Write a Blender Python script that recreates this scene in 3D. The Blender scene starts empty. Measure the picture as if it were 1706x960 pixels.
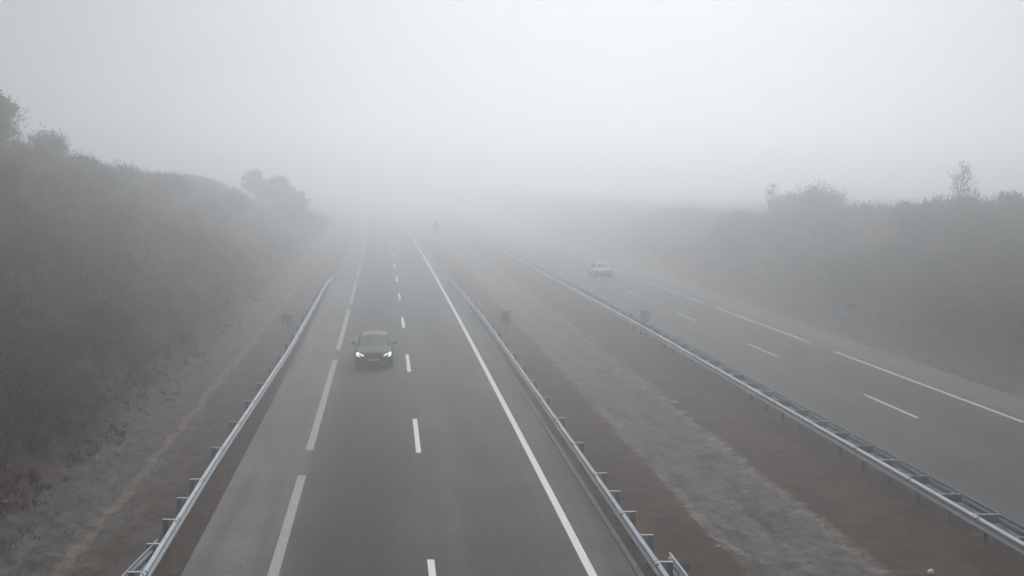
import bpy, bmesh, math, random
import numpy as np
from mathutils import Vector, Matrix, noise

random.seed(7)
rng = np.random.default_rng(11)
R = math.radians
scene = bpy.context.scene
col = scene.collection

# ------------------------------------------------------------------ camera
F_PX, CAM_H, HORIZON = 2000.0, 9.1, 300.0
pitch = math.atan((480 - HORIZON) / F_PX)
cam_d = bpy.data.cameras.new('camera')
cam_d.sensor_width = 36.0
cam_d.lens = 36.0 * F_PX / 1706.0
cam_d.clip_start = 0.5
cam_d.clip_end = 5000
cam = bpy.data.objects.new('camera', cam_d)
cam.location = (0, 0, CAM_H)
cam.rotation_euler = (math.pi / 2 - pitch, 0, 0)
col.objects.link(cam)
scene.camera = cam

# ------------------------------------------------------------------ world, sun, exposure
SUN_EL, SUN_AZ = 42.0, 6.0          # azimuth clockwise from +Y
world = bpy.data.worlds.new('World')
scene.world = world
world.use_nodes = True
wn = world.node_tree
wn.nodes.clear()
sky = wn.nodes.new('ShaderNodeTexSky')
sky.sky_type = 'NISHITA'
sky.sun_disc = False
sky.sun_elevation = R(SUN_EL)
sky.sun_rotation = R(SUN_AZ)
sky.air_density = 1.0
sky.dust_density = 1.0
sky.ozone_density = 1.0
hs = wn.nodes.new('ShaderNodeHueSaturation')
hs.inputs['Saturation'].default_value = 0.22
bg = wn.nodes.new('ShaderNodeBackground')
bg.inputs['Strength'].default_value = 0.11
wo = wn.nodes.new('ShaderNodeOutputWorld')
wn.links.new(sky.outputs[0], hs.inputs['Color'])
gm_ = wn.nodes.new('ShaderNodeGamma')          # an overcast sheet: evens out the glow round the sun
gm_.inputs['Gamma'].default_value = 0.2
wn.links.new(hs.outputs[0], gm_.inputs['Color'])
wn.links.new(gm_.outputs[0], bg.inputs['Color'])
wn.links.new(bg.outputs[0], wo.inputs['Surface'])

sd = bpy.data.lights.new('sun', 'SUN')
sd.energy = 1.5
sd.angle = R(60)
sd.color = (1.0, 0.995, 0.985)
sun = bpy.data.objects.new('sun', sd)
d = Vector((math.sin(R(SUN_AZ)) * math.cos(R(SUN_EL)), math.cos(R(SUN_AZ)) * math.cos(R(SUN_EL)), math.sin(R(SUN_EL))))
sun.rotation_euler = d.to_track_quat('Z', 'Y').to_euler()
sun.location = (0, 0, 100)
col.objects.link(sun)

scene.view_settings.view_transform = 'Standard'
scene.view_settings.look = 'None'
scene.view_settings.exposure = 0.94
scene.view_settings.gamma = 1.0
scene.view_settings.use_curve_mapping = False
scene.render.engine = 'CYCLES'
cy = scene.cycles
cy.use_denoising = True
cy.max_bounces = 10
cy.diffuse_bounces = 3
cy.glossy_bounces = 2
cy.volume_bounces = 8
cy.transparent_max_bounces = 8
FOG = 0.0100

# ------------------------------------------------------------------ helpers
def tag(o, label=None, cat=None, group=None, kind=None):
    if label: o['label'] = label
    if cat: o['category'] = cat
    if group: o['group'] = group
    if kind: o['kind'] = kind
    return o

def mat(name, base, rough=0.8, metal=0.0, spec=0.5, var=None, scale=3.0, bump=0.0, bscale=30.0, coat=0.0, emit=None, estr=0.0):
    m = bpy.data.materials.new(name)
    m.use_nodes = True
    nt = m.node_tree
    b = nt.nodes['Principled BSDF']
    b.inputs['Roughness'].default_value = rough
    b.inputs['Metallic'].default_value = metal
    b.inputs['Specular IOR Level'].default_value = spec
    b.inputs['Coat Weight'].default_value = coat
    b.inputs['Base Color'].default_value = (*base, 1)
    tc = nt.nodes.new('ShaderNodeTexCoord')
    if var:
        n = nt.nodes.new('ShaderNodeTexNoise')
        n.inputs['Scale'].default_value = scale
        n.inputs['Detail'].default_value = 5
        rp = nt.nodes.new('ShaderNodeMapRange')
        rp.inputs[1].default_value = 0.3
        rp.inputs[2].default_value = 0.7
        mx = nt.nodes.new('ShaderNodeMix')
        mx.data_type = 'RGBA'
        mx.inputs[6].default_value = (*base, 1)
        mx.inputs[7].default_value = (*var, 1)
        nt.links.new(tc.outputs['Object'], n.inputs['Vector'])
        nt.links.new(n.outputs[0], rp.inputs[0])
        nt.links.new(rp.outputs[0], mx.inputs[0])
        nt.links.new(mx.outputs[2], b.inputs['Base Color'])
    if bump:
        n2 = nt.nodes.new('ShaderNodeTexNoise')
        n2.inputs['Scale'].default_value = bscale
        n2.inputs['Detail'].default_value = 4
        bp = nt.nodes.new('ShaderNodeBump')
        bp.inputs['Strength'].default_value = bump
        bp.inputs['Distance'].default_value = 0.02
        nt.links.new(tc.outputs['Object'], n2.inputs['Vector'])
        nt.links.new(n2.outputs[0], bp.inputs['Height'])
        nt.links.new(bp.outputs[0], b.inputs['Normal'])
    if emit:
        b.inputs['Emission Color'].default_value = (*emit, 1)
        b.inputs['Emission Strength'].default_value = estr
    return m

class MB:
    """collects shapes into one mesh"""
    def __init__(self):
        self.v, self.f, self.mi, self.sm = [], [], [], []
    def add(self, vs, fs, mi=0, smooth=False):
        o = len(self.v)
        self.v += [tuple(p) for p in vs]
        for f in fs:
            self.f.append(tuple(i + o for i in f)); self.mi.append(mi); self.sm.append(smooth)
        return self
    def box(self, c, s, rz=0.0, mi=0, ry=0.0, rx=0.0, bev=0.0):
        bm = bmesh.new()
        bmesh.ops.create_cube(bm, size=1)
        bmesh.ops.scale(bm, vec=s, verts=bm.verts)
        if bev:
            bmesh.ops.bevel(bm, geom=list(bm.edges), offset=bev, segments=2, affect='EDGES')
        M = Matrix.Translation(c) @ Matrix.Rotation(rz, 4, 'Z') @ Matrix.Rotation(ry, 4, 'Y') @ Matrix.Rotation(rx, 4, 'X')
        bm.verts.index_update()
        self.add([M @ v.co for v in bm.verts], [[v.index for v in f.verts] for f in bm.faces], mi)
        bm.free()
        return self
    def tube(self, p0, p1, r0, r1, n=8, mi=0, caps=True):
        p0, p1 = Vector(p0), Vector(p1)
        z = (p1 - p0).normalized()
        x = z.orthogonal().normalized(); y = z.cross(x)
        vs = []
        for p, r in ((p0, r0), (p1, r1)):
            for i in range(n):
                a = 2 * math.pi * i / n
                vs.append(p + x * math.cos(a) * r + y * math.sin(a) * r)
        fs = [(i, (i + 1) % n, n + (i + 1) % n, n + i) for i in range(n)]
        if caps: fs += [tuple(range(n))[::-1], tuple(range(n, 2 * n))]
        return self.add(vs, fs, mi, smooth=n > 6)
    def sweep(self, prof, path, mi=0, smooth=False, closed=True):
        """prof: (d,z) across the path; path: list of (origin Vector, lateral Vector)"""
        n = len(prof); vs = []
        for o, lat in path:
            for dd, z in prof:
                vs.append((o.x + lat.x * dd, o.y + lat.y * dd, o.z + z))
        fs = []
        m = n if closed else n - 1
        for k in range(len(path) - 1):
            for i in range(m):
                j = (i + 1) % n
                fs.append((k * n + i, k * n + j, (k + 1) * n + j, (k + 1) * n + i))
        if closed:
            fs.append(tuple(range(n))[::-1]); fs.append(tuple((len(path) - 1) * n + i for i in range(n)))
        return self.add(vs, fs, mi, smooth)
    def build(self, name, mats, parent=None, loc=None):
        me = bpy.data.meshes.new(name)
        me.from_pydata(self.v, [], self.f)
        for m in (mats if isinstance(mats, (list, tuple)) else [mats]): me.materials.append(m)
        me.polygons.foreach_set('material_index', self.mi)
        me.polygons.foreach_set('use_smooth', self.sm)
        bm = bmesh.new(); bm.from_mesh(me)
        bmesh.ops.recalc_face_normals(bm, faces=bm.faces)
        bm.to_mesh(me); bm.free()
        me.update()
        o = bpy.data.objects.new(name, me)
        col.objects.link(o)
        if parent: o.parent = parent
        if loc: o.location = loc
        return o

def empty(name, loc, rz=0.0):
    o = bpy.data.objects.new(name, None)
    o.empty_display_size = 0.3
    o.location = loc; o.rotation_euler = (0, 0, rz)
    col.objects.link(o)
    return o

def copy_tree(o, parent=None):
    c = o.copy(); col.objects.link(c); c.parent = parent
    for ch in list(o.children): copy_tree(ch, c)
    return c

# ------------------------------------------------------------------ the curve of the motorway and the terrain
def C(Y):                      # centre line of the near carriageway
    return -3.755e-05 * Y * Y - 0.10039 * Y + 0.9016
def dC(Y): return -7.51e-05 * Y - 0.10039
def at(px, Y): return (px - 853.0) / F_PX * (Y + 0.8)     # lateral metres seen at a given bearing
def lerp(a, b, t): return a + (b - a) * max(0.0, min(1.0, t))
def sst(t):
    t = max(0.0, min(1.0, t)); return t * t * (3 - 2 * t)

def crests(Y):
    wl = 12.3
    hl = lerp(10.6, 8.7, (Y - 65) / 60)
    if Y > 150: hl = lerp(hl, 4.0, (Y - 150) / 60)
    wr = lerp(11.5, 7.5, (Y - 75) / 60)
    hr = lerp(7.3, 4.3, (Y - 78) / 55)
    return wl, hl, wr, hr
def height(off, Y, rough=True):
    wl, hl, wr, hr = crests(Y)
    P = [(-400, hl + 5), (-60, hl + 1.6), (-10.2 - wl - 4, hl + .35), (-10.2 - wl, hl), (-10.2, .4), (-9.4, .12), (-8.7, -.04), (-7.5, -.03),
         (-5.8, -.03), (4.9, -.03), (7.2, -.12), (9.2, -.5), (11.0, -.28), (13.2, -.24), (26.0, -.23), (27.6, -.32), (29.2, .05),
         (29.2 + wr, hr), (29.2 + wr + 4, hr + .2), (90, hr + .5), (500, hr + 3)]
    z = P[-1][1]
    for (a, za), (b, zb) in zip(P, P[1:]):
        if off <= b:
            t = max(0, (off - a) / (b - a))
            z = za + (zb - za) * t
            break
    if rough:
        x = C(Y) + off
        k = 0.0
        if off < -10.5: k = min(1, (-10.5 - off) / 3)
        elif off > 29.5: k = min(1, (off - 29.5) / 3)
        z += k * (0.55 * noise.noise(Vector((x * .12, Y * .12, 0))) + 0.25 * noise.noise(Vector((x * .4, Y * .4, 3))))
        if -9.6 < off < -6.2 or 5.2 < off < 13.0 or 26.6 < off < 29.5:
            z += 0.05 * noise.noise(Vector((x * .9, Y * .5, 7)))
    return z

def frange(a, b, s):
    out = []
    while a < b - 1e-6: out.append(a); a += s
    out.append(b); return out

# ------------------------------------------------------------------ ground materials (u = metres from the near centre line, v = metres along)
def ground_material():
    m = bpy.data.materials.new('verge soil'); m.use_nodes = True
    nt = m.node_tree; L = nt.links; N = nt.nodes
    b = N['Principled BSDF']; b.inputs['Roughness'].default_value = .95; b.inputs['Specular IOR Level'].default_value = .15
    uv = N.new('ShaderNodeUVMap'); uv.uv_map = 'along'
    sep = N.new('ShaderNodeSeparateXYZ'); L.new(uv.outputs[0], sep.inputs[0])
    tc = N.new('ShaderNodeTexCoord')
    def nz(scale, detail=4, rough=.55, vec=None, dist=0):
        n = N.new('ShaderNodeTexNoise'); n.inputs['Scale'].default_value = scale; n.inputs['Detail'].default_value = detail
        n.inputs['Roughness'].default_value = rough; n.inputs['Distortion'].default_value = dist
        L.new(vec or tc.outputs['Object'], n.inputs['Vector']); return n.outputs[0]
    def mth(op, a, c=None, clamp=False):
        n = N.new('ShaderNodeMath'); n.operation = op; n.use_clamp = clamp
        for i, v in enumerate((a, c)):
            if v is None: continue
            if hasattr(v, 'default_value') or hasattr(v, 'links'): L.new(v, n.inputs[i])
            else: n.inputs[i].default_value = v
        return n.outputs[0]
    def rng_(v, a, c, lo=0.0, hi=1.0):
        n = N.new('ShaderNodeMapRange'); n.interpolation_type = 'SMOOTHSTEP'
        L.new(v, n.inputs[0]); n.inputs[1].default_value = a; n.inputs[2].default_value = c; n.inputs[3].default_value = lo; n.inputs[4].default_value = hi
        return n.outputs[0]
    def mix(f, a, c):
        n = N.new('ShaderNodeMix'); n.data_type = 'RGBA'
        L.new(f, n.inputs[0])
        for i, v in ((6, a), (7, c)):
            if isinstance(v, tuple): n.inputs[i].default_value = (*v, 1)
            else: L.new(v, n.inputs[i])
        return n.outputs[2]
    # noise that runs along the road for streaks
    mp = N.new('ShaderNodeMapping'); mp.inputs['Scale'].default_value = (1, .34, 1); L.new(uv.outputs[0], mp.inputs[0])
    wob = mth('MULTIPLY', mth('SUBTRACT', nz(.45, 5, .65), .5), .95)
    wob2 = mth('MULTIPLY', mth('SUBTRACT', nz(2.6, 4, .6), .5), .7)
    u = mth('ADD', mth('ADD', sep.outputs[0], wob), wob2)
    soil = mix(rng_(nz(.8, 6), .35, .65), (.078, .046, .031), (.044, .032, .023))
    soil = mix(rng_(nz(3.5, 5, .7), .52, .7), soil, (.12, .074, .05))
    soil = mix(rng_(nz(.28, 4), .55, .72), soil, (.042, .042, .026))
    soil = mix(rng_(nz(9, 4, .7), .62, .72), soil, (.15, .12, .095))
    grav = mix(rng_(nz(5.0, 8, .75, mp.outputs[0]), .35, .65), (.1, .092, .088), (.158, .148, .143))
    grav = mix(rng_(nz(1.2, 5, .6, mp.outputs[0]), .5, .66), grav, (.072, .06, .053))
    grav = mix(rng_(nz(14, 3, .6), .64, .72), grav, (.3, .28, .265))
    lgrav = mix(rng_(nz(2.4, 8, .8, mp.outputs[0]), .4, .6), (.048, .042, .038), (.115, .106, .1))
    lgrav = mix(rng_(nz(11, 3, .6), .66, .73), lgrav, (.27, .25, .24))
    # median gravel bed
    f1 = mth('MULTIPLY', rng_(u, 7.35, 7.7), rng_(u, 11.2, 10.6))
    c = mix(f1, soil, grav)
    # crusty pale rim on both sides of the gravel bed
    e1 = mth('MULTIPLY', rng_(u, 7.25, 7.5), rng_(u, 7.95, 7.6))
    e2 = mth('MULTIPLY', rng_(u, 10.5, 10.75), rng_(u, 11.15, 10.9))
    e = mth('MULTIPLY', mth('ADD', e1, e2, True), rng_(nz(2.2, 6, .75), .42, .68))
    c = mix(e, c, (.27, .23, .195))
    # wet darker line in the middle of the bed
    # left ditch: grey gravel between track and hillside
    f2 = mth('MULTIPLY', rng_(u, -10.9, -10.2), rng_(u, -8.3, -8.75))
    c = mix(f2, c, lgrav)
    # grey washed soil patches between the track and the guard rail
    f2b = mth('MULTIPLY', mth('MULTIPLY', rng_(u, -9.0, -8.5), rng_(u, -6.4, -7.2)), rng_(nz(1.5, 7, .7, mp.outputs[0]), .42, .62))
    c = mix(f2b, c, (.1, .092, .088))
    # trodden track, tan to reddish
    ut = mth('ADD', sep.outputs[0], mth('MULTIPLY', mth('SUBTRACT', nz(.35, 3), .5), .9))
    ut = mth('ADD', ut, mth('MULTIPLY', mth('SUBTRACT', nz(3.0, 4), .5), .3))
    f3 = mth('MULTIPLY', rng_(ut, -8.86, -8.76), rng_(ut, -8.48, -8.6))
    c = mix(f3, c, mix(rng_(nz(.5, 3), .4, .62), (.175, .145, .12), (.17, .118, .096)))
    # right verge, tan strip beside the shoulder
    f4 = mth('MULTIPLY', rng_(u, 26.2, 26.6), rng_(u, 28.4, 27.7))
    c = mix(f4, c, mix(rng_(nz(1.2, 5), .4, .6), (0.0782, 0.0578, 0.0449), (0.1122, 0.0884, 0.0714)))
    # hillside earth
    f5 = mth('ADD', rng_(u, -10.6, -11.4), rng_(u, 29.5, 31), True)
    c = mix(f5, c, mix(rng_(nz(.5, 5), .4, .6), (.05, .025, .017), (.03, .023, .015)))
    mott = mth('MULTIPLY', rng_(nz(1.7, 8, .72), .32, .68, .62, 1.38), rng_(nz(6.5, 6, .75, mp.outputs[0]), .32, .68, .84, 1.16))
    vm = N.new('ShaderNodeVectorMath'); vm.operation = 'SCALE'; L.new(c, vm.inputs[0]); L.new(mott, vm.inputs['Scale']); c = vm.outputs[0]
    L.new(c, b.inputs['Base Color'])
    bp = N.new('ShaderNodeBump'); bp.inputs['Strength'].default_value = 1.0; bp.inputs['Distance'].default_value = .06
    L.new(nz(4.5, 9, .75), bp.inputs['Height']); L.new(bp.outputs[0], b.inputs['Normal'])
    return m

def asphalt_material(name, ch, shoulder_lo, shoulder_hi, lane_dark):
    m = bpy.data.materials.new(name); m.use_nodes = True
    nt = m.node_tree; L = nt.links; N = nt.nodes
    b = N['Principled BSDF']; b.inputs['Roughness'].default_value = .85; b.inputs['Specular IOR Level'].default_value = .3
    uv = N.new('ShaderNodeUVMap'); uv.uv_map = 'along'
    sep = N.new('ShaderNodeSeparateXYZ'); L.new(uv.outputs[0], sep.inputs[0])
    tc = N.new('ShaderNodeTexCoord')
    n1 = N.new('ShaderNodeTexNoise'); n1.inputs['Scale'].default_value = .25; n1.inputs['Detail'].default_value = 6
    mp = N.new('ShaderNodeMapping'); mp.inputs['Scale'].default_value = (2.2, .12, 1); L.new(uv.outputs[0], mp.inputs[0]); L.new(mp.outputs[0], n1.inputs['Vector']); n1.inputs['Scale'].default_value = 1.0
    ramp = N.new('ShaderNodeValToRGB')
    mr = N.new('ShaderNodeMapRange'); L.new(sep.outputs[0], mr.inputs[0]); mr.inputs[1].default_value = ch[0][0]; mr.inputs[2].default_value = ch[-1][0]
    L.new(mr.outputs[0], ramp.inputs[0])
    a, z = ch[0][0], ch[-1][0]
    els = ramp.color_ramp.elements
    els[0].position = 0; els[0].color = (*[ch[0][1] * k for k in (.76, .745, .72)], 1)
    els[1].position = 1; els[1].color = (*[ch[-1][1] * k for k in (.75, .74, .73)], 1)
    for o_, v_ in ch[1:-1]:
        e = els.new((o_ - a) / (z - a)); e.color = (v_ * .73, v_ * .745, v_ * .77, 1)
    fine = N.new('ShaderNodeTexNoise'); fine.inputs['Scale'].default_value = 26; fine.inputs['Detail'].default_value = 5; fine.inputs['Roughness'].default_value = .8
    L.new(tc.outputs['Object'], fine.inputs['Vector'])
    big = N.new('ShaderNodeTexNoise'); big.inputs['Scale'].default_value = .3; big.inputs['Detail'].default_value = 4
    L.new(tc.outputs['Object'], big.inputs['Vector'])
    def mr2(v, lo, hi):
        n = N.new('ShaderNodeMapRange'); n.inputs[1].default_value = .38; n.inputs[2].default_value = .62; n.inputs[3].default_value = lo; n.inputs[4].default_value = hi
        L.new(v, n.inputs[0]); return n.outputs[0]
    def mul(x, y):
        n = N.new('ShaderNodeMath'); n.operation = 'MULTIPLY'; L.new(x, n.inputs[0]); L.new(y, n.inputs[1]); return n.outputs[0]
    mid = N.new('ShaderNodeTexNoise'); mid.inputs['Scale'].default_value = 5.5; mid.inputs['Detail'].default_value = 7; mid.inputs['Roughness'].default_value = .8
    L.new(tc.outputs['Object'], mid.inputs['Vector'])
    fac = mul(mul(mul(mr2(n1.outputs[0], .84, 1.16), mr2(fine.outputs[0], .6, 1.45)), mr2(big.outputs[0], .88, 1.12)), mr2(mid.outputs[0], .72, 1.3))
    vm = N.new('ShaderNodeVectorMath'); vm.operation = 'SCALE'; L.new(ramp.outputs[0], vm.inputs[0]); L.new(fac, vm.inputs['Scale'])
    L.new(vm.outputs[0], b.inputs['Base Color'])
    bp = N.new('ShaderNodeBump'); bp.inputs['Strength'].default_value = .3; bp.inputs['Distance'].default_value = .01
    L.new(fine.outputs[0], bp.inputs['Height']); L.new(bp.outputs[0], b.inputs['Normal'])
    return m

def strip(name, offs, ys, zf, material, kind='structure'):
    nx, ny = len(offs), len(ys)
    vs = []; uvs = []
    for Y in ys:
        for o_ in offs:
            vs.append((C(Y) + o_, Y, zf(o_, Y))); uvs.append((o_, Y))
    fs = [(j * nx + i, j * nx + i + 1, (j + 1) * nx + i + 1, (j + 1) * nx + i) for j in range(ny - 1) for i in range(nx - 1)]
    me = bpy.data.meshes.new(name); me.from_pydata(vs, [], fs)
    ul = me.uv_layers.new(name='along')
    li = np.zeros(len(me.loops), dtype=np.int32); me.loops.foreach_get('vertex_index', li)
    ul.data.foreach_set('uv', np.array(uvs, dtype=np.float32)[li].ravel())
    me.polygons.foreach_set('use_smooth', [True] * len(me.polygons))
    me.materials.append(material)
    o = bpy.data.objects.new(name, me); col.objects.link(o)
    if kind: o['kind'] = kind
    return o

YS = frange(-15, 10, 2.5) + frange(11, 150, .8) + frange(152, 260, 4) + frange(280, 900, 40)
OFFS = sorted(set([round(x, 2) for x in
        [-400, -250, -150, -90, -60, -45, -36] + frange(-32, -11, .7) + frange(-10.6, -5.8, .3) + [-3, 0, 3, 4.4] + frange(4.9, 13.4, .35) +
        [16, 20, 24, 25.6, 26.0] + frange(26.4, 29.2, .35) + frange(29.8, 46, .8) + [50, 58, 70, 90, 130, 200, 320, 500]]))
ground = strip('ground', OFFS, YS, height, ground_material())

ROAD_Y = frange(-15, 10, 5) + frange(12, 160, 2) + frange(165, 480, 9)
m_road_a = asphalt_material('asphalt near', [(-5.9, .17), (-4.3, .165), (-3.75, .13), (-3.0, .06), (-2.2, .038), (-1.1, .046), (-.2, .08), (.9, .1), (1.6, .068), (2.5, .08), (3.0, .09), (3.9, .115), (4.7, .12)], 0, 0, 0)
m_road_b = asphalt_material('asphalt far', [(14.8, .1), (15.6, .07), (16.2, .085), (17.2, .062), (18.5, .075), (19.6, .06), (20.7, .038), (21.6, .046), (22.6, .04), (23.3, .07), (24, .115), (26.2, .125)], 0, 0, 0)
def edge_wob(o_, Y, z):
    return z
strip('road', [-5.8, -4, -2, 0, 2, 4, 4.72], ROAD_Y, lambda o_, Y: 0.0, m_road_a)
def far_shift(Y): return -0.0095 * (Y - 45)
def far_strip(name, offs, ys, z, material):
    o = strip(name, offs, ys, lambda a, Y: z, material)
    co = np.zeros(len(o.data.vertices) * 3, dtype=np.float32); o.data.vertices.foreach_get('co', co); co = co.reshape(-1, 3)
    return o
strip('road', [14.85, 15.4, 17, 19, 21, 23, 25, 26.1], ROAD_Y, lambda o_, Y: -.2, m_road_b)

m_conc = mat('old concrete edging', (.2, .185, .17), .95, var=(.11, .1, .09), scale=3, bump=.4, bscale=20)
k = MB()
path = [(Vector((C(Y) + 4.72, Y, 0)), Vector((1, 0, 0))) for Y in ROAD_Y]
k.sweep([(0, -.06), (0, .035), (.02, .045), (.13, .045), (.15, .03), (.15, -.06)], path)
kerb = k.build('kerb', m_conc); tag(kerb, kind='structure')

# ------------------------------------------------------------------ painted markings
m_paint = mat('road paint', (.82, .82, .82), .6, var=(.7, .7, .7), scale=9, spec=.4)
m_paint_worn = mat('worn road paint', (.42, .42, .42), .75, var=(.28, .28, .28), scale=8, spec=.3)
m_paint_far = mat('thin road paint', (.6, .6, .6), .65, var=(.42, .42, .42), scale=8, spec=.3)
def line(off, w, y0, y1, z, material, label, cat, group, shift=None, name='lane_marking'):
    m = MB(); ys = frange(y0, y1, 2.0 if y1 - y0 < 60 else 4.0)
    vs = []
    for Y in ys:
        s = shift(Y) if shift else 0
        vs += [(C(Y) + off + s - w / 2, Y, z), (C(Y) + off + s + w / 2, Y, z)]
    fs = [(2 * i, 2 * i + 1, 2 * i + 3, 2 * i + 2) for i in range(len(ys) - 1)]
    m.add(vs, fs)
    o = m.build(name, material); o['kind'] = 'structure'
    return o
line(3.7, .2, -10, 420, .004, m_paint, 0, 0, 0, name='edge_line')
Yk = 39.5
for kk in range(-3, 22):
    y0 = Yk + 17.05 * kk
    line(0, .17, y0, y0 + 5.7, .004, m_paint, 0, 0, 0)
for kk in range(-2, 16):                                  # 20 m dashes, 4 m gaps
    y0 = 39.9 + 24 * kk
    line(-3.68, .26, y0, y0 + 20.5, .004, m_paint_worn, 0, 0, 0)
for kk in range(-3, 20):
    y0 = 46.4 + 16.3 * kk
    line(19.75, .15, y0, y0 + 5.2, -.196, m_paint_far, 0, 0, 0, far_shift)
for kk in range(-2, 15):
    y0 = 64.6 + 22.6 * kk
    line(23.45, .17, y0 - 19.0, y0, -.196, m_paint_far, 0, 0, 0, far_shift)

# ------------------------------------------------------------------ guard rails
m_galv = mat('galvanised steel', (.43, .475, .53), .6, .15, var=(.35, .39, .435), scale=2.5, spec=.5)
m_galv_d = mat('weathered galvanised steel', (.2, .22, .235), .6, .4, var=(.15, .165, .175), scale=4)
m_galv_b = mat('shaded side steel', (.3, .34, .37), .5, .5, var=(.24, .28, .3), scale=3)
m_bolt = mat('dark bolt', (.07, .07, .075), .6, .5)

def w_profile(s, t=.005):
    """W beam seen end on; s = +1 bulges to +x"""
    a = [(0, .435), (.015, .45), (.075, .475), (.083, .50), (.075, .53), (.012, .565), (.0, .595), (.012, .625), (.075, .66), (.083, .69), (.075, .715), (.02, .742), (0, .755)]
    out = [(s * d_, z) for d_, z in a]
    back = [(s * (d_ - t), z - (.004 if i == len(a) - 1 else 0) + (.004 if i == 0 else 0)) for i, (d_, z) in enumerate(a)]
    return out + back[::-1]

def beam(parent, name, off_f, z0, y0, y1, s, material, drop_end=None, step=2.0):
    m = MB(); pth = []
    for Y in frange(y0, y1, step):
        z = z0
        if drop_end and Y > drop_end[0]: z -= .62 * min(1, (Y - drop_end[0]) / (drop_end[1] - drop_end[0]))
        pth.append((Vector((C(Y) + off_f(Y), Y, z)), Vector((1, 0, 0))))
    m.sweep(w_profile(s), pth)
    return m.build(name, material, parent)

def splices(parent, off_f, z0, ys, s):
    out = []
    for Y in ys:
        m = MB()
        prof = [(d_ + s * .004, z) for d_, z in w_profile(s, .006)]
        m.sweep(prof, [(Vector((C(yy) + off_f(yy), yy, z0)), Vector((1, 0, 0))) for yy in (Y - .16, Y + .16)])
        x = C(Y) + off_f(Y)
        for zz in (.49, .69):
            for dy in (-.1, .1): m.box((x + s * .088, Y + dy, z0 + zz), (.016, .035, .035), mi=1)
        for dy in (-.1, .1): m.box((x + s * .05, Y + dy, z0 + .732), (.035, .03, .02), mi=1)
        m.box((x + s * .045, Y - .165, z0 + .735), (.06, .014, .02), mi=1)
        out.append(m.build('splice', [m_galv, m_bolt], parent))
    return out

def post_unit(parent, x, Y, z0, s, ground_z):
    """s = side of the beam the road is on; the post stands behind it"""
    m = MB(); d_ = -s
    # C-section post
    cx = x + d_ * .24
    m.box((cx, Y - .03, (ground_z - .25 + z0 + .74) / 2), (.13, .006, z0 + .74 - ground_z + .25))
    m.box((cx - .062, Y, (ground_z - .25 + z0 + .74) / 2), (.006, .055, z0 + .74 - ground_z + .25))
    m.box((cx + .062, Y, (ground_z - .25 + z0 + .74) / 2), (.006, .055, z0 + .74 - ground_z + .25))
    p = m.build('post', m_galv_d, parent)
    b = MB()
    b.box((x + d_ * .085, Y - .028, z0 + .575), (.15, .006, .34))
    b.box((x + d_ * .085, Y + .01, z0 + .745), (.155, .085, .006))
    b.box((x + d_ * .165, Y + .005, z0 + .575), (.006, .07, .33))
    b.box((x + d_ * .235, Y + .005, z0 + .745), (.15, .08, .008))
    b.build('spacer_bracket', m_galv, p)
    return p

gl = empty('guard_rail', (C(40) - 6.25, 40, 0)); gl_inv = (-(C(40) - 6.25), -40, 0)
tag(gl, 'galvanised crash barrier on the outer verge, between the hard shoulder and the left hillside track', 'guard rail')
def offL(Y): return lerp(-6.27, -5.95, (Y - 35) / 25)
children = [beam(gl, 'rail', offL, 0, 6, 112, 1, m_galv, (99, 112))]
yl = [33 - 2 * i for i in range(1, 13)] + [33 + 4 * i for i in range(0, 18)]
children.extend(splices(gl, offL, 0, [33 + 4 * i for i in range(-6, 17)], 1))
for Y in yl: children.append(post_unit(gl, C(Y) + offL(Y), Y, 0, 1, 0.0))
def offLb(Y): return offL(Y) - .34 - .1 * sst((25.5 - Y) / 3) + .24 * sst((Y - 24.5) / 3.2)
children.append(beam(gl, 'rear_rail', offLb, 0, 6, 27.4, -1, m_galv, None, .4))
for ch in children: ch.location = gl_inv

gr = empty('guard_rail', (C(40) + 4.95, 40, 0)); gr_inv = (-(C(40) + 4.95), -40, 0)
tag(gr, 'galvanised crash barrier on the brown soil just right of the solid white edge line', 'guard rail')
def offR(Y): return 4.93 if Y < 75 else lerp(4.93, 4.6, (Y - 75) / 25)
children = [beam(gr, 'rail', offR, 0, 6, 112, -1, m_galv, (99, 112))]
yr = [33.7 - 2 * i for i in range(1, 13)] + [33.7 + 4 * i for i in range(0, 18)]
children.extend(splices(gr, offR, 0, [33.7 + 4 * i for i in range(-6, 17)], -1))
for Y in yr: children.append(post_unit(gr, C(Y) + offR(Y), Y, 0, -1, -.03))
def offRb(Y): return offR(Y) + .36
children.append(beam(gr, 'rear_rail', offRb, 0, 6, 26.4, 1, m_galv, None, .4))
for ch in children: ch.location = gr_inv

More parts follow.
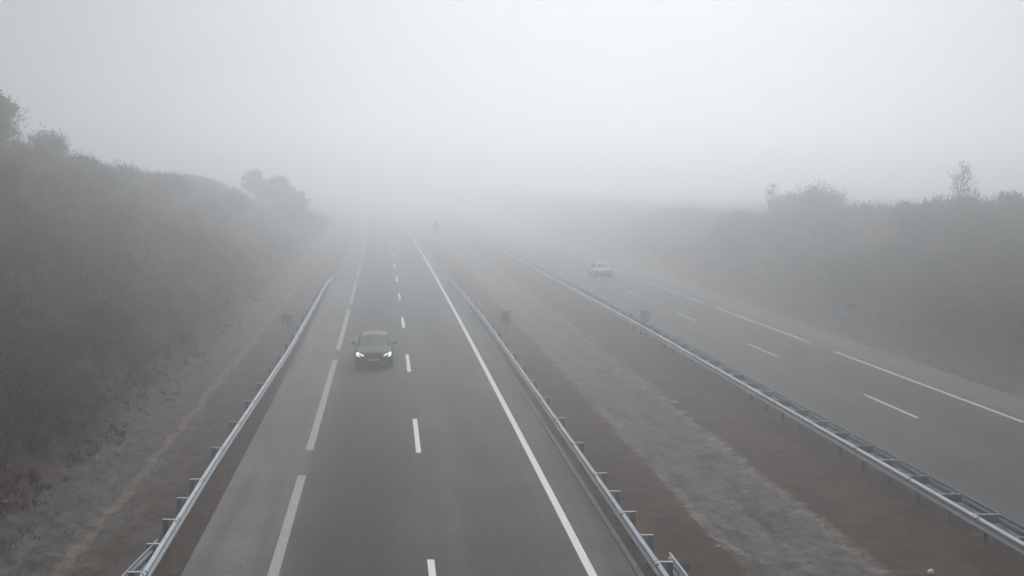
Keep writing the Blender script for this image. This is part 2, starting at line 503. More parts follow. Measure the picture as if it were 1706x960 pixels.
gm = empty('double_guard_rail', (C(40) + 14.35, 40, -.2)); gm_inv = (-(C(40) + 14.35), -40, .2)
tag(gm, 'double sided crash barrier with ladder-like crossbars in front of the right carriageway', 'guard rail')
def offM(Y): return 14.03 if Y < 70 else lerp(14.03, 13.72, (Y - 70) / 50)
def offM2(Y): return offM(Y) + .66
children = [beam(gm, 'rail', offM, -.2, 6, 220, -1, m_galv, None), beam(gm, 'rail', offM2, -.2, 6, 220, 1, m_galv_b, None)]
children.extend(splices(gm, offM, -.2, [30 + 4 * i for i in range(-5, 24)], -1))
for i in range(92):
    Y = 12.2 + 2 * i
    if Y > 150 and i % 2: continue
    x = C(Y) + offM(Y) + .33
    m = MB()
    gz = -.24
    for dx in (-.05, .05): m.box((x + dx, Y, (gz - .3 + .52) / 2), (.006, .06, .52 - gz + .3))
    m.box((x, Y - .03, (gz - .3 + .52) / 2), (.1, .006, .52 - gz + .3))
    p = m.build('post', m_galv_d, gm)
    b = MB()
    b.box((x, Y + .005, .535), (.62, .06, .008)); b.box((x - .17, Y - .028, .42), (.27, .006, .22)); b.box((x + .17, Y - .028, .42), (.27, .006, .22))
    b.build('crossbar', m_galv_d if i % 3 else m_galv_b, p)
    children.append(p)
for ch in children: ch.location = gm_inv

# ------------------------------------------------------------------ signs and marker posts
m_blue = mat('blue sign face', (.17, .38, .8), .5, var=(.15, .34, .74), scale=5)
m_white = mat('white sign face', (.75, .76, .78), .5, var=(.66, .67, .68), scale=6)
m_signback = mat('sign back grey', (.3, .335, .34), .7, 0, var=(.26, .29, .295), scale=4)
m_pale = mat('pale marker plastic', (.62, .55, .5), .6, var=(.5, .43, .38), scale=4)
m_red = mat('red border', (.45, .05, .04), .5)

def km_sign(x, Y, zg, zc, w, h, face_camera, label, name='marker_sign', rows=True):
    r = empty(name, (x, Y, zg), dC(Y) * -1)
    tag(r, label, 'sign')
    s = -1 if face_camera else 1       # face direction in y
    MB().box((0, -s * .03, (zc - zg + h * .35) / 2 - .1), (.08, .04, zc - zg + h * .35 + .2)).build('post', m_galv_d, r)
    pl = MB().box((0, 0, zc - zg), (w, .022, h), bev=.006).build('panel', m_blue if face_camera else m_signback, r)
    rim = MB()
    for sx in (-1, 1): rim.box((sx * (w / 2 - .012), s * .013, zc - zg), (.012, .004, h - .03))
    for sz in (-1, 1): rim.box((0, s * .013, zc - zg + sz * (h / 2 - .014)), (w - .06, .004, .012))
    rim.build('border', m_white, pl)
    if face_camera:
        t = MB()
        if rows:
            t.box((0, s * .0135, zc - zg + h * .25), (w * .62, .005, h * .05))
            for dx in (-.13, .0, .13): t.box((dx * w / .55, s * .0135, zc - zg - h * .1), (.05, .005, h * .16))
        else:
            t.box((0, s * .0135, zc - zg), (w * .6, .005, h * .06)); t.box((0, s * .0135, zc - zg + h * .12), (w * .07, .005, h * .3))
        t.build('marks', m_white, pl)
    else:
        b = MB()
        for dz in (-.18, .18): b.box((0, -.03, zc - zg + dz), (w * .75, .03, .035))
        b.box((0, -.032, zc - zg), (.05, .03, .36))
        b.build('bracket', m_galv_d, pl)
    return r
Y = 71.0; km_sign(C(Y) + 14.36, Y, -.24, 1.02, .56, .68, True, 'small blue marker sign rising out of the double crash barrier in the median')
Y = 76.0; km_sign(C(Y) + 27.9, Y, -.3, .85, .68, .62, True, 'pale blue marker sign on a low post on the far right verge below the bushes', rows=False)
Y = 71.0; km_sign(at(481, Y), Y, -.03, .82, .68, .66, False, 'grey back of a square sign behind the left crash barrier, beside the dirt track')
Y = 72.0; km_sign(at(843, Y), Y, -.08, .9, .58, .68, False, 'grey back of a square sign in the median beside the pale gravel bed')

Y = 182.0
tr = empty('warning_sign', (at(727, Y), Y, -.1), 0.1)
tag(tr, 'triangular road sign on two posts, faint in the fog beyond the median', 'sign')
t = MB(); wv = .9; zb, zt = 1.5, 3.15
pts = [(-wv, zb), (wv, zb), (0, zt)]
t.add([(a, 0, b) for a, b in pts] + [(a, .03, b) for a, b in pts], [(0, 1, 2), (5, 4, 3), (0, 1, 4, 3), (1, 2, 5, 4), (2, 0, 3, 5)])
t.build('panel', m_galv_b, tr)
MB().box((0, .06, 1.2), (1.3, .03, .26)).build('plate', m_signback, tr)
for s in (-1, 1): MB().box((s * .42, .1, .85), (.08, .05, 2.1)).build('post', m_galv_d, tr)

def marker(px, Y, off, z0, z1, w, material, label):
    x = C(Y) + off if px is None else at(px, Y)
    r = empty('marker_post', (x, Y, z0))
    tag(r, label, 'marker post', 'marker posts beside the carriageways')
    m = MB(); m.tube((0, 0, -.2), (0, 0, z1 - z0 - .12), w * .5, w * .42, 10); m.tube((0, 0, z1 - z0 - .12), (0, 0, z1 - z0), w * .42, w * .2, 10)
    m.build('shaft', material, r)
    MB().tube((0, 0, z1 - z0 - .34), (0, 0, z1 - z0 - .16), w * .52, w * .5, 10).build('reflector', m_white, r)
marker(547, 101.5, 0, -.03, 2.15, .13, m_white, 'thin pale post standing at the far end of the left crash barrier')
marker(750, 102.0, 0, -.05, 2.2, .15, m_pale, 'thin pinkish post standing at the far end of the crash barrier by the solid line')
marker(1084, 124.0, 0, -.25, .95, .16, m_white, 'short white post on the far right verge beyond the silver car')

# ------------------------------------------------------------------ cars
def car_mats(paint, name, rough=.35):
    return mat(name, paint, rough, 0, coat=.0, spec=.22)
m_dark_paint = car_mats((.018, .023, .026), 'dark grey car paint', .5)
m_silver = car_mats((.62, .63, .63), 'silver car paint', .35)
m_glass = mat('car window glass', (.015, .024, .027), .3, 0, spec=.25)
m_tyre = mat('tyre rubber', (.012, .012, .012), .9)
m_rim = mat('alloy rim', (.35, .36, .37), .35, .8)
m_black = mat('black grille plastic', (.01, .01, .011), .5)
m_trim = mat('bumper trim', (.045, .05, .053), .5)
m_led = mat('lit headlamp', (.9, .9, .9), .3, emit=(1, 1, .97), estr=2.0)
m_lens = mat('lamp lens', (.12, .13, .14), .15, 0, spec=.8)
m_tail = mat('tail lamp', (.35, .02, .02), .3)
m_plate = mat('number plate', (.5, .52, .54), .5)
m_chrome = mat('chrome', (.6, .62, .63), .2, .9)

def loft(secs, mi=0):
    """secs: list of (s, [(x,z)...]) half profiles from centre top to centre bottom, mirrored"""
    m = MB(); rings = []
    for s, pr in secs:
        full = pr + [(-x, z) for x, z in pr[::-1] if abs(x) > 1e-6]
        rings.append([(x, s, z) for x, z in full])
    n = len(rings[0])
    vs = [p for r in rings for p in r]
    fs = []
    for k_ in range(len(rings) - 1):
        for i in range(n):
            j = (i + 1) % n
            fs.append((k_ * n + i, k_ * n + j, (k_ + 1) * n + j, (k_ + 1) * n + i))
    fs.append(tuple(range(n))[::-1]); fs.append(tuple((len(rings) - 1) * n + i for i in range(n)))
    return m.add(vs, fs, mi, True)

def body_sec(s, w, zt, zb=.22, crown=.03, shoulder=.12):
    return (s, [(0, zt + crown), (w * .55, zt + crown * .75), (w * .84, zt), (w * .95, zt - shoulder * .45), (w, zt - shoulder * 1.3), (w * 1.005, (zt + zb) * .5), (w * .98, zb + .12), (w * .9, zb), (0, zb)])

def build_car(name, loc, rz, label, group, paint, spec):
    root = empty(name, loc, rz); tag(root, label, 'car', group)
    Lc = spec['len']
    b = loft([body_sec(*q) for q in spec['body']]).build('body', paint, root)
    sb = b.modifiers.new('s', 'SUBSURF'); sb.levels = 1; sb.render_levels = 2
    # cabin: glass volume, then roof and pillars in paint
    zb_, zr = spec['belt'], spec['roof']
    yb0, yb1, yr0, yr1 = spec['cab']
    wb, wr = spec['cabw']
    n = 6
    def ringp(y_, w_, z_): return (w_, y_, z_)
    bottom = [(-wb * .9, yb0, zb_), (0, yb0 - .1, zb_ - .01), (wb * .9, yb0, zb_), (wb, yb0 + .35, zb_), (wb, (yb0 + yb1) / 2, zb_ + .01), (wb * .98, yb1 - .35, zb_ + .03), (wb * .85, yb1, zb_ + .02), (0, yb1 + .06, zb_ + .02), (-wb * .85, yb1, zb_ + .02), (-wb * .98, yb1 - .35, zb_ + .03), (-wb, (yb0 + yb1) / 2, zb_ + .01), (-wb, yb0 + .35, zb_)]
    top = [(-wr * .92, yr0, zr - .06), (0, yr0 - .07, zr - .04), (wr * .92, yr0, zr - .06), (wr, yr0 + .2, zr - .05), (wr, (yr0 + yr1) / 2, zr - .04), (wr * .98, yr1 - .15, zr - .06), (wr * .88, yr1, zr - .08), (0, yr1 + .05, zr - .06), (-wr * .88, yr1, zr - .08), (-wr * .98, yr1 - .15, zr - .06), (-wr, (yr0 + yr1) / 2, zr - .04), (-wr, yr0 + .2, zr - .05)]
    names = {}
    m = MB(); nn = 12
    m.add(bottom + top, [tuple(range(nn))[::-1]] + [(i, (i + 1) % nn, nn + (i + 1) % nn, nn + i) for i in range(nn)] + [tuple(range(nn, 2 * nn))])
    cabin = m.build('cabin', m_trim, root)
    c_ = Vector((0, (yb0 + yb1) / 2, (zb_ + zr) / 2))
    def pane(name_, quads, inset=.07, out=.006, mtl=m_glass):
        mm = MB()
        for q in quads:
            q = [Vector(p) for p in q]; ce = sum(q, Vector()) / 4
            nrm = (q[1] - q[0]).cross(q[3] - q[0]).normalized()
            if nrm.dot(ce - c_) < 0: nrm = -nrm
            mm.add([p + nrm * out for p in q], [(0, 1, 2, 3)])
        return mm.build(name_, mtl, root)
    def q(i, j, t0=.06, t1=.97, a=0.0, b_=1.0):
        B0, B1, T0, T1 = Vector(bottom[i]), Vector(bottom[j]), Vector(top[i]), Vector(top[j])
        B0, B1 = B0.lerp(B1, a), B0.lerp(B1, b_); T0, T1 = T0.lerp(T1, a), T0.lerp(T1, b_)
        return [B0.lerp(T0, t0), B1.lerp(T1, t0), B1.lerp(T1, t1), B0.lerp(T0, t1)]
    pane('windscreen', [q(0, 1, .03, .97, .06, 1), q(1, 2, .03, .97, 0, .94)])
    pane('rear_window', [q(6, 7, .12, .9, .08, 1), q(7, 8, .12, .9, 0, .92)])
    pane('side_window', [q(2, 3, .1, .93, .35, 1), q(3, 4, .08, .93, 0, .97)])
    pane('side_window', [q(4, 5, .08, .93, .03, 1), q(5, 6, .12, .9, 0, .5)])
    pane('side_window', [q(11, 0, .1, .93, 0, .65), q(10, 11, .08, .93, .03, 1)])
    pane('side_window', [q(9, 10, .08, .93, 0, .97), q(8, 9, .12, .9, .5, 1)])
    # pillars
    for i in (0, 2, 6, 8, 4, 10):
        MB().tube(bottom[i], top[i], .03 if i in (4, 10) else .045, .025 if i in (4, 10) else .035, 8).build('pillar', paint, root)
    # roof
    rf = MB(); rows = []
    m1 = 9; ysr = [yr0 - .04 + (yr1 - yr0 + .1) * i / m1 for i in range(m1 + 1)]
    vs = []
    for i, yy in enumerate(ysr):
        t_ = i / m1; e = min(1, min(t_, 1 - t_) * 5 + .86)
        for jx in range(9):
            u = -1 + jx / 4
            vs.append((u * (wr + .02) * (e if abs(u) > .9 else 1), yy + (-.045 if i == 0 else 0) * (1 - u * u), zr - .055 * u * u - .045 * ((abs(2 * t_ - 1)) ** 3)))
    fs = [(i * 9 + j, i * 9 + j + 1, (i + 1) * 9 + j + 1, (i + 1) * 9 + j) for i in range(m1) for j in range(8)]
    nv = len(vs)
    vs2 = [(a, b2, z - .05) for a, b2, z in vs]
    rf.add(vs + vs2, fs + [tuple(nv + i for i in f[::-1]) for f in fs] +
           [(j, j + 1, nv + j + 1, nv + j) for j in range(8)] + [(m1 * 9 + j, m1 * 9 + j + 1, nv + m1 * 9 + j + 1, nv + m1 * 9 + j) for j in range(8)] +
           [(i * 9, (i + 1) * 9, nv + (i + 1) * 9, nv + i * 9) for i in range(m1)] + [(i * 9 + 8, (i + 1) * 9 + 8, nv + (i + 1) * 9 + 8, nv + i * 9 + 8) for i in range(m1)], 0, True)
    rf.build('roof', paint, root)
    # wheels
    for yy in spec['axles']:
        for s in (-1, 1):
            w = spec['hw']
            a = MB()     # dark wheel arch
            a.tube((s * (w - .25), yy, .36), (s * (w + .004), yy, .36), .4, .4, 24); a.build('wheel_arch', m_black, root)
            t_ = MB(); t_.tube((s * (w - .2), yy, .32), (s * (w - .0), yy, .32), .325, .325, 24); t_.tube((s * w, yy, .32), (s * (w + .018), yy, .32), .325, .29, 24)
            wh = t_.build('wheel', m_tyre, root)
            r_ = MB(); r_.tube((s * (w + .01), yy, .32), (s * (w + .026), yy, .32), .22, .21, 20)
            r_.build('rim', m_rim, wh)
    # mirrors
    for s in (-1, 1):
        mm = MB(); mm.box((s * (wb + .2), yb0 + .42, zb_ + .09), (.19, .09, .13), bev=.03); mm.box((s * (wb + .08), yb0 + .4, zb_ + .0), (.14, .05, .04), ry=-s * .3)
        mm.build('mirror', m_trim if paint is m_dark_paint else paint, root)
    return root

def head_details(root):
    # front face lies near y = 0
    g = MB()
    g.add([(-.36, .02, .66), (.36, .02, .66), (.3, -.028, .5), (-.3, -.028, .5), (-.36, .2, .66), (.36, .2, .66), (.3, .2, .5), (-.3, .2, .5)], [(0, 1, 2, 3), (0, 1, 5, 4), (3, 2, 6, 7), (0, 3, 7, 4), (1, 2, 6, 5)])
    g.build('grille', m_black, root)
    g = MB()
    g.box((0, .0, .33), (1.0, .07, .11), bev=.02)
    for s in (-1, 1): g.box((s * .68, .1, .42), (.24, .08, .13), rz=s * .35, bev=.02)
    g.build('air_intake', m_black, root)
    f_ = MB()
    for s in (-1, 1): f_.box((s * .68, .045, .425), (.13, .03, .022), rz=s * .35)
    f_.build('fog_lamp', m_rim, root)
    MB().tube((0, -.085, .63), (0, .0, .63), .06, .06, 16).box((0, -.088, .63), (.08, .01, .016)).build('emblem', m_chrome, root)
    MB().box((0, -.05, .475), (.54, .02, .12), bev=.004).build('number_plate', m_plate, root)
    MB().box((0, -.025, .3), (1.3, .06, .03), bev=.01).build('bumper_lip', m_trim, root)
    for s in (-1, 1):
        # lamp housing: follows the corner of the nose
        def P(u, z, out=.0):       # u = 0 inner .. 1 outer
            x = .47 + .36 * u
            y_ = .015 + .02 * u + .22 * u * u
            return (s * x, y_ - out, z)
        h = MB()
        q1 = [P(0, .70, .02), P(.5, .745, .03), P(1, .79, .03), P(1.02, .66, .03), P(.55, .61, .03), P(.15, .635, .02)]
        q2 = [(a, b_ + .12, c_) for a, b_, c_ in q1]
        h.add(q1 + q2, [tuple(range(6)), tuple(range(6, 12))[::-1]] + [(i, (i + 1) % 6, 6 + (i + 1) % 6, 6 + i) for i in range(6)])
        lamp = h.build('headlight', m_lens, root)
        l = MB()
        def seg(a, b_, w0, w1):
            (u0, z0), (u1, z1) = a, b_
            du, dz = u1 - u0, z1 - z0; ln = math.hypot(du * .36, dz); nx_, nz_ = -dz / ln, du * .36 / ln
            vs = []
            for (u, z, w) in ((u0, z0, w0), (u1, z1, w1)):
                for sg in (-1, 1):
                    for o_ in (.075, .03):
                        vs.append(P(u + nx_ * w * sg / .36, z + nz_ * w * sg, o_))
            l.add(vs, [(0, 2, 6, 4), (1, 3, 7, 5), (0, 1, 5, 4), (2, 3, 7, 6), (0, 1, 3, 2), (4, 5, 7, 6)])
        seg((.0, .665), (.93, .79), .007, .014)
        seg((.95, .795), (.85, .63), .022, .024)
        seg((.9, .64), (.52, .628), .02, .01)
        l.build('led_strip', m_led, lamp)

Yc = 57.3
heading = math.atan(-dC(Yc))
specA = dict(len=4.3, hw=.895, belt=.98, roof=1.47, cab=(1.22, 4.02, 2.02, 3.62), cabw=(.82, .65), axles=(.88, 3.5),
             body=[(0.0, .66, .60, .30, .0, .1), (.03, .74, .66, .26, .01), (.12, .82, .74, .22, .02), (.35, .88, .82, .2, .035), (.8, .9, .91, .2, .04), (1.15, .905, .975, .2, .03), (1.45, .9, 1.0, .2, 0), (2.4, .9, 1.0, .2, 0), (3.4, .9, 1.01, .2, 0), (3.95, .88, 1.0, .22, .0), (4.2, .84, .92, .26, .0), (4.3, .76, .7, .34, 0)])
carA = build_car('car', (C(Yc) - 1.68, Yc, 0.0), heading, 'dark grey hatchback with lit white headlights driving towards the bridge', None, m_dark_paint, specA)
head_details(carA)

Yc2 = 113.5
specB = dict(len=4.4, hw=.85, belt=.92, roof=1.4, cab=(1.25, 3.75, 1.95, 3.05), cabw=(.76, .56), axles=(.85, 3.45),
             body=[(0.0, .64, .60, .30, .0, .1), (.05, .74, .66, .26, .01), (.2, .8, .74, .22, .02), (.6, .84, .84, .2, .035), (1.15, .85, .92, .2, .03), (1.45, .85, .94, .2, 0), (2.4, .85, .94, .2, 0), (3.3, .85, .95, .2, 0), (3.9, .84, .93, .22, .0), (4.25, .8, .88, .26, .0), (4.4, .74, .68, .34, 0)])
hB = math.atan(-dC(Yc2)) + math.pi
frontY = Yc2 + 4.4
carB = build_car('car', (at(992, frontY), frontY, -.2), math.atan(-dC(Yc2)) + math.pi, 'pale silver saloon seen from behind, fading into the fog on the right carriageway', None, m_silver, specB)
for s in (-1, 1): MB().box((s * .66, 4.36, .72), (.22, .1, .12), rz=-s * .3, bev=.02).build('tail_light', m_tail, carB)
MB().box((0, 4.41, .62), (.52, .03, .11)).build('number_plate', m_plate, carB)
MB().box((0, 4.36, .36), (1.62, .16, .3), bev=.05).build('bumper', m_trim, carB)

# ------------------------------------------------------------------ vegetation
m_dry = mat('dry brown scrub', (0.088, 0.043, 0.023), .95, var=(0.042, 0.025, 0.016), scale=.6, spec=.1)
m_redd = mat('reddish bramble', (0.145, 0.036, 0.022), .95, var=(0.08, 0.028, 0.018), scale=.6, spec=.1)
m_olive = mat('olive broom', (0.045, 0.05, 0.022), .95, var=(0.03, 0.033, 0.018), scale=.6, spec=.1)
m_grey = mat('grey twigs', (0.0714, 0.0612, 0.0544), .95, var=(0.0510, 0.0442, 0.0381), scale=.6, spec=.1)
m_leaf = mat('dull green foliage', (0.0306, 0.0394, 0.0231), .9, var=(0.0442, 0.0442, 0.0238), scale=.8, spec=.15)
m_autumn = mat('faded autumn leaves', (0.0952, 0.0646, 0.0408), .9, var=(0.0680, 0.0510, 0.0340), scale=.8, spec=.15)
m_bark = mat('grey bark', (0.0544, 0.0476, 0.0408), .95, var=(0.0340, 0.0292, 0.0252), scale=5, spec=.1)

def quads_mesh(name, P, A, B, mats, mi, parent=None):
    """P centre base, A half-width vectors, B length vectors -> tapered blades"""
    n = len(P)
    V = np.empty((n, 4, 3), dtype=np.float32)
    V[:, 0] = P - A; V[:, 1] = P + A; V[:, 2] = P + B + A * .45; V[:, 3] = P + B - A * .45
    me = bpy.data.meshes.new(name)
    me.vertices.add(n * 4); me.loops.add(n * 4); me.polygons.add(n)
    me.vertices.foreach_set('co', V.ravel())
    me.loops.foreach_set('vertex_index', np.arange(n * 4, dtype=np.int32))
    me.polygons.foreach_set('loop_start', np.arange(0, n * 4, 4, dtype=np.int32))
    me.polygons.foreach_set('loop_total', np.full(n, 4, dtype=np.int32))
    for m in mats: me.materials.append(m)
    me.polygons.foreach_set('material_index', np.asarray(mi, dtype=np.int32))
    me.update(calc_edges=True)
    o = bpy.data.objects.new(name, me); col.objects.link(o)
    if parent: o.parent = parent
    return o

def unit(n):
    v = rng.normal(size=(n, 3)); return v / np.linalg.norm(v, axis=1, keepdims=True)

def scrub_patch(name, label, cat, clumps):
    Ps, As, Bs, Ms = [], [], [], []
    for (x, y, z, h, r, kind, n) in clumps:
        a = rng.uniform(0, 2 * math.pi, n); rr = r * np.sqrt(rng.uniform(0, 1, n))
        base = np.stack([x + rr * np.cos(a), y + rr * np.sin(a), np.full(n, z - .05)], 1)
        hh = h * rng.uniform(.45, 1.1, n) * (1 - .5 * (rr / r) ** 2)
        lean = rng.normal(0, .25, (n, 2)) + np.stack([np.cos(a), np.sin(a)], 1) * (rr / r)[:, None] * .45
        d_ = np.concatenate([lean, np.ones((n, 1))], 1); d_ /= np.linalg.norm(d_, axis=1, keepdims=True)
        # one third stems from the ground, two thirds leaf blades up along the stems
        k1 = n // 3
        t0 = np.zeros(n); t0[k1:] = rng.uniform(.2, .95, n - k1)
        P = base + d_ * (hh * t0)[:, None]
        Ln = np.where(np.arange(n) < k1, hh, hh * rng.uniform(.18, .42, n))
        dd = d_.copy(); dd[k1:] += rng.normal(0, .55, (n - k1, 3)); dd /= np.linalg.norm(dd, axis=1, keepdims=True)
        w = np.where(np.arange(n) < k1, rng.uniform(.008, .02, n), rng.uniform(.012, .03, n) * (h + .5))
        sd_ = np.cross(dd, unit(n)); sd_ /= np.linalg.norm(sd_, axis=1, keepdims=True) + 1e-6
        Ps.append(P); As.append(sd_ * w[:, None]); Bs.append(dd * Ln[:, None])
        Ms.append(np.full(n, kind))
    o = quads_mesh(name, np.concatenate(Ps), np.concatenate(As), np.concatenate(Bs), [m_dry, m_redd, m_olive, m_grey, m_leaf], np.concatenate(Ms))
    tag(o, label, cat, kind='stuff')
    return o

def kind_at(x, y):
    a = noise.noise(Vector((x * .13, y * .13, 20))) + .35 * noise.noise(Vector((x * .6, y * .6, 5)))
    b_ = noise.noise(Vector((x * .16, y * .16, 40))) + .3 * noise.noise(Vector((x * .7, y * .7, 9)))
    if x > 0:
        if a > -.05: return 2
        if b_ > .1: return 3
        return 0
    if a > .3: return 2
    if b_ > (.12 if y > 60 else 0): return 1
    if b_ < -.3: return 3
    return 0

def fill(lo, hi, y0, y1, dens, hmin, hmax, edge, nb):
    out = []; area = (hi - lo) * (y1 - y0)
    for _ in range(int(area * dens)):
        Y = random.uniform(y0, y1); o_ = random.uniform(lo, hi); x = C(Y) + o_
        big = .5 + .5 * noise.noise(Vector((x * .22, Y * .22, 60)))
        e = min(1, abs(o_ - edge) / 2.2)
        if random.random() > .25 + e: continue
        h = (hmin + (hmax - hmin) * big ** 1.3) * random.uniform(.75, 1.25) * (.35 + .65 * e)
        out.append((x, Y, height(o_, Y), h, h * random.uniform(.35, .6) + .1, kind_at(x, Y), nb))
    return out

cl = (fill(-25, -10.1, 20, 60, 4.6, .3, 1.05, -10.1, 70) + fill(-27, -10.1, 60, 100, 3.0, .35, 1.2, -10.1, 54) + fill(-26, -10.1, 100, 175, 1.5, .5, 1.5, -10.1, 36)
      + fill(-12.5, -9.7, 20, 75, 4.0, .12, .4, -9.0, 30))
scrub_patch('hillside_scrub', 'dense dry brown and reddish scrub covering the left hillside', 'scrub', cl)
cl = fill(29.6, 45, 55, 100, 2.6, .4, 1.5, 29.6, 54) + fill(29.2, 43, 100, 165, 1.4, .6, 1.7, 29.2, 36)
scrub_patch('hillside_scrub', 'dense grey green and brown scrub covering the right hillside', 'scrub', cl)

def weeds(name, label, spots, nb=16):
    out = []
    for lo, hi, y0, y1, dens in spots:
        for _ in range(int((hi - lo) * (y1 - y0) * dens)):
            Y = random.uniform(y0, y1); o_ = random.uniform(lo, hi); x = C(Y) + o_
            if noise.noise(Vector((x * .5, Y * .5, 80))) < -.1: continue
            out.append((x, Y, height(o_, Y), random.uniform(.04, .13), random.uniform(.06, .2), random.choice([0, 0, 2, 3, 0]), nb))
    return scrub_patch(name, label, 'weeds', out)
weeds('dry_grass', 'short dry grass and weeds on the soil of the left verge', [(-8.3, -5.95, 22, 70, 3.0), (-10.3, -8.9, 22, 60, .8)])
weeds('dry_grass', 'short dry grass and weeds on the brown soil of the median', [(5.0, 7.5, 22, 75, 2.5), (11.1, 13.9, 26, 80, 2.5), (7.6, 11, 26, 60, .25), (26.6, 29.6, 55, 100, 1.0)])

def shrub(x, y, z, rx, ry, h, mats, label, cat='shrub', name='shrub', group=None, dens=1.0, ragged=.35, stems=7):
    root = empty(name, (x, y, z)); tag(root, label, cat, group)
    s = MB()
    for i in range(stems):
        a = random.uniform(0, 6.28); t_ = random.uniform(.3, .8)
        p = Vector((0, 0, -.2)); q_ = Vector((math.cos(a) * rx * t_ * .6, math.sin(a) * ry * t_ * .6, h * random.uniform(.55, .9)))
        mid = p.lerp(q_, .5) + Vector((0, 0, h * .08))
        s.tube(p, mid, .035, .022, 5, caps=False); s.tube(mid, q_, .022, .006, 5, caps=False)
    s.build('stems', m_bark, root)
    # leaf blades on many small clusters inside an uneven dome
    nc = int(34 * dens * max(1, rx * h)); Pl, Al, Bl, Ml = [], [], [], []
    sx = random.uniform(0, 100)
    for c_ in range(nc):
        u = unit(1)[0]; rad = random.uniform(.2, 1.08) ** .6
        lump = 1 + ragged * noise.noise(Vector(u * 1.8) + Vector((sx, 0, 0))) * 2
        c0 = np.array([u[0] * rx * rad * lump, u[1] * ry * rad * lump, h * .5 + u[2] * h * .5 * rad * lump])
        if c0[2] < .05: c0[2] = random.uniform(.05, .3)
        n = 34; cr = .2 * max(rx, .5) + .08
        P = c0 + rng.normal(0, cr * .6, (n, 3)); P[:, 2] = np.maximum(P[:, 2], .02)
        dd = unit(n); dd[:, 2] = np.abs(dd[:, 2]) * .8 + .1
        sd_ = np.cross(dd, unit(n)); sd_ /= np.linalg.norm(sd_, axis=1, keepdims=True) + 1e-6
        Pl.append(P); Al.append(sd_ * rng.uniform(.012, .03, (n, 1))); Bl.append(dd * rng.uniform(.12, .34, (n, 1)))
        Ml.append(rng.choice(len(mats), n, p=None))
    quads_mesh('foliage', np.concatenate(Pl), np.concatenate(Al), np.concatenate(Bl), mats, np.concatenate(Ml), root)
    return root

def tree(x, y, z, h, spread, mats, label, name='tree', group=None, leaf=1.0, base=.25, slender=False, leafsize=.05):
    root = empty(name, (x, y, z)); tag(root, label, 'tree', group)
    t = MB(); tips = []
    def twig(p, d_, ln, r, depth):
        steps = 4; q_ = p.copy(); dd = d_.copy()
        for i in range(steps):
            dd = (dd + Vector((random.gauss(0, .14), random.gauss(0, .14), random.gauss(.05, .08)))).normalized()
            q2 = q_ + dd * ln / steps
            t.tube(q_, q2, r * (1 - i / steps * .7), r * (1 - (i + 1) / steps * .7), 5, caps=False)
            q_ = q2; tips.append((q_.copy(), depth + 1))
            if depth < (1 if slender else 2) and i > 0:
                for _ in range(2):
                    nd = (dd + Vector(unit(1)[0]) * .9).normalized()
                    twig(q_, nd, ln * random.uniform(.3, .5), r * .45, depth + 1)
    n0 = 12; q_ = Vector((0, 0, -.3)); dd = Vector((random.gauss(0, .05), random.gauss(0, .05), 1)).normalized()
    r0 = h * .014 + .02; H_ = h * .92
    for i in range(n0):
        dd = (dd + Vector((random.gauss(0, .05), random.gauss(0, .05), .05))).normalized()
        q2 = q_ + dd * (H_ + .3) / n0
        t.tube(q_, q2, r0 * (1 - i / n0 * .85), r0 * (1 - (i + 1) / n0 * .85), 7, caps=False)
        q_ = q2; f_ = q_.z / h
        if f_ < base: continue
        prof_ = math.sin(math.pi * min(1, max(.12, (f_ - base) / (1 - base) * .8 + .2))) if not slender else max(.18, 1 - f_) * 1.1
        for _ in range(2 if slender else 3):
            a_ = random.uniform(0, 6.28)
            side = Vector((math.cos(a_), math.sin(a_), (1.7 if slender else .55) * random.uniform(.6, 1.3))).normalized()
            twig(q_, side, h * .42 * spread * prof_ * random.uniform(.55, 1.25), r0 * (1 - f_ * .7) * .45, 0)
    tips.append((q_.copy(), 3))
    t.build('trunk', m_bark, root)
    Pl, Al, Bl, Ml = [], [], [], []
    for p, dep in tips:
        if random.random() > leaf: continue
        n = 6 if dep >= 2 else 3
        P = np.array(p) + rng.normal(0, .1 + .012 * h, (n, 3))
        dd = unit(n); sd_ = np.cross(dd, unit(n)); sd_ /= np.linalg.norm(sd_, axis=1, keepdims=True) + 1e-6
        Pl.append(P); Al.append(sd_ * rng.uniform(.5, 1.1, (n, 1)) * leafsize); Bl.append(dd * rng.uniform(1.5, 3.2, (n, 1)) * leafsize)
        Ml.append(rng.integers(0, len(mats), n))
    if Pl: quads_mesh('crown', np.concatenate(Pl), np.concatenate(Al), np.concatenate(Bl), mats, np.concatenate(Ml), root)
    return root

def gz(x, Y): return height(x - C(Y), Y)
def put_shrub(px, Y, rx, h, mats, label, **kw):
    x = at(px, Y); return shrub(x, Y, gz(x, Y) - .1, rx, rx, h, mats, label, **kw)
def put_tree(px, Y, h, spread, mats, label, **kw):
    x = at(px, Y); return tree(x, Y, gz(x, Y) - .1, h, spread, mats, label, **kw)

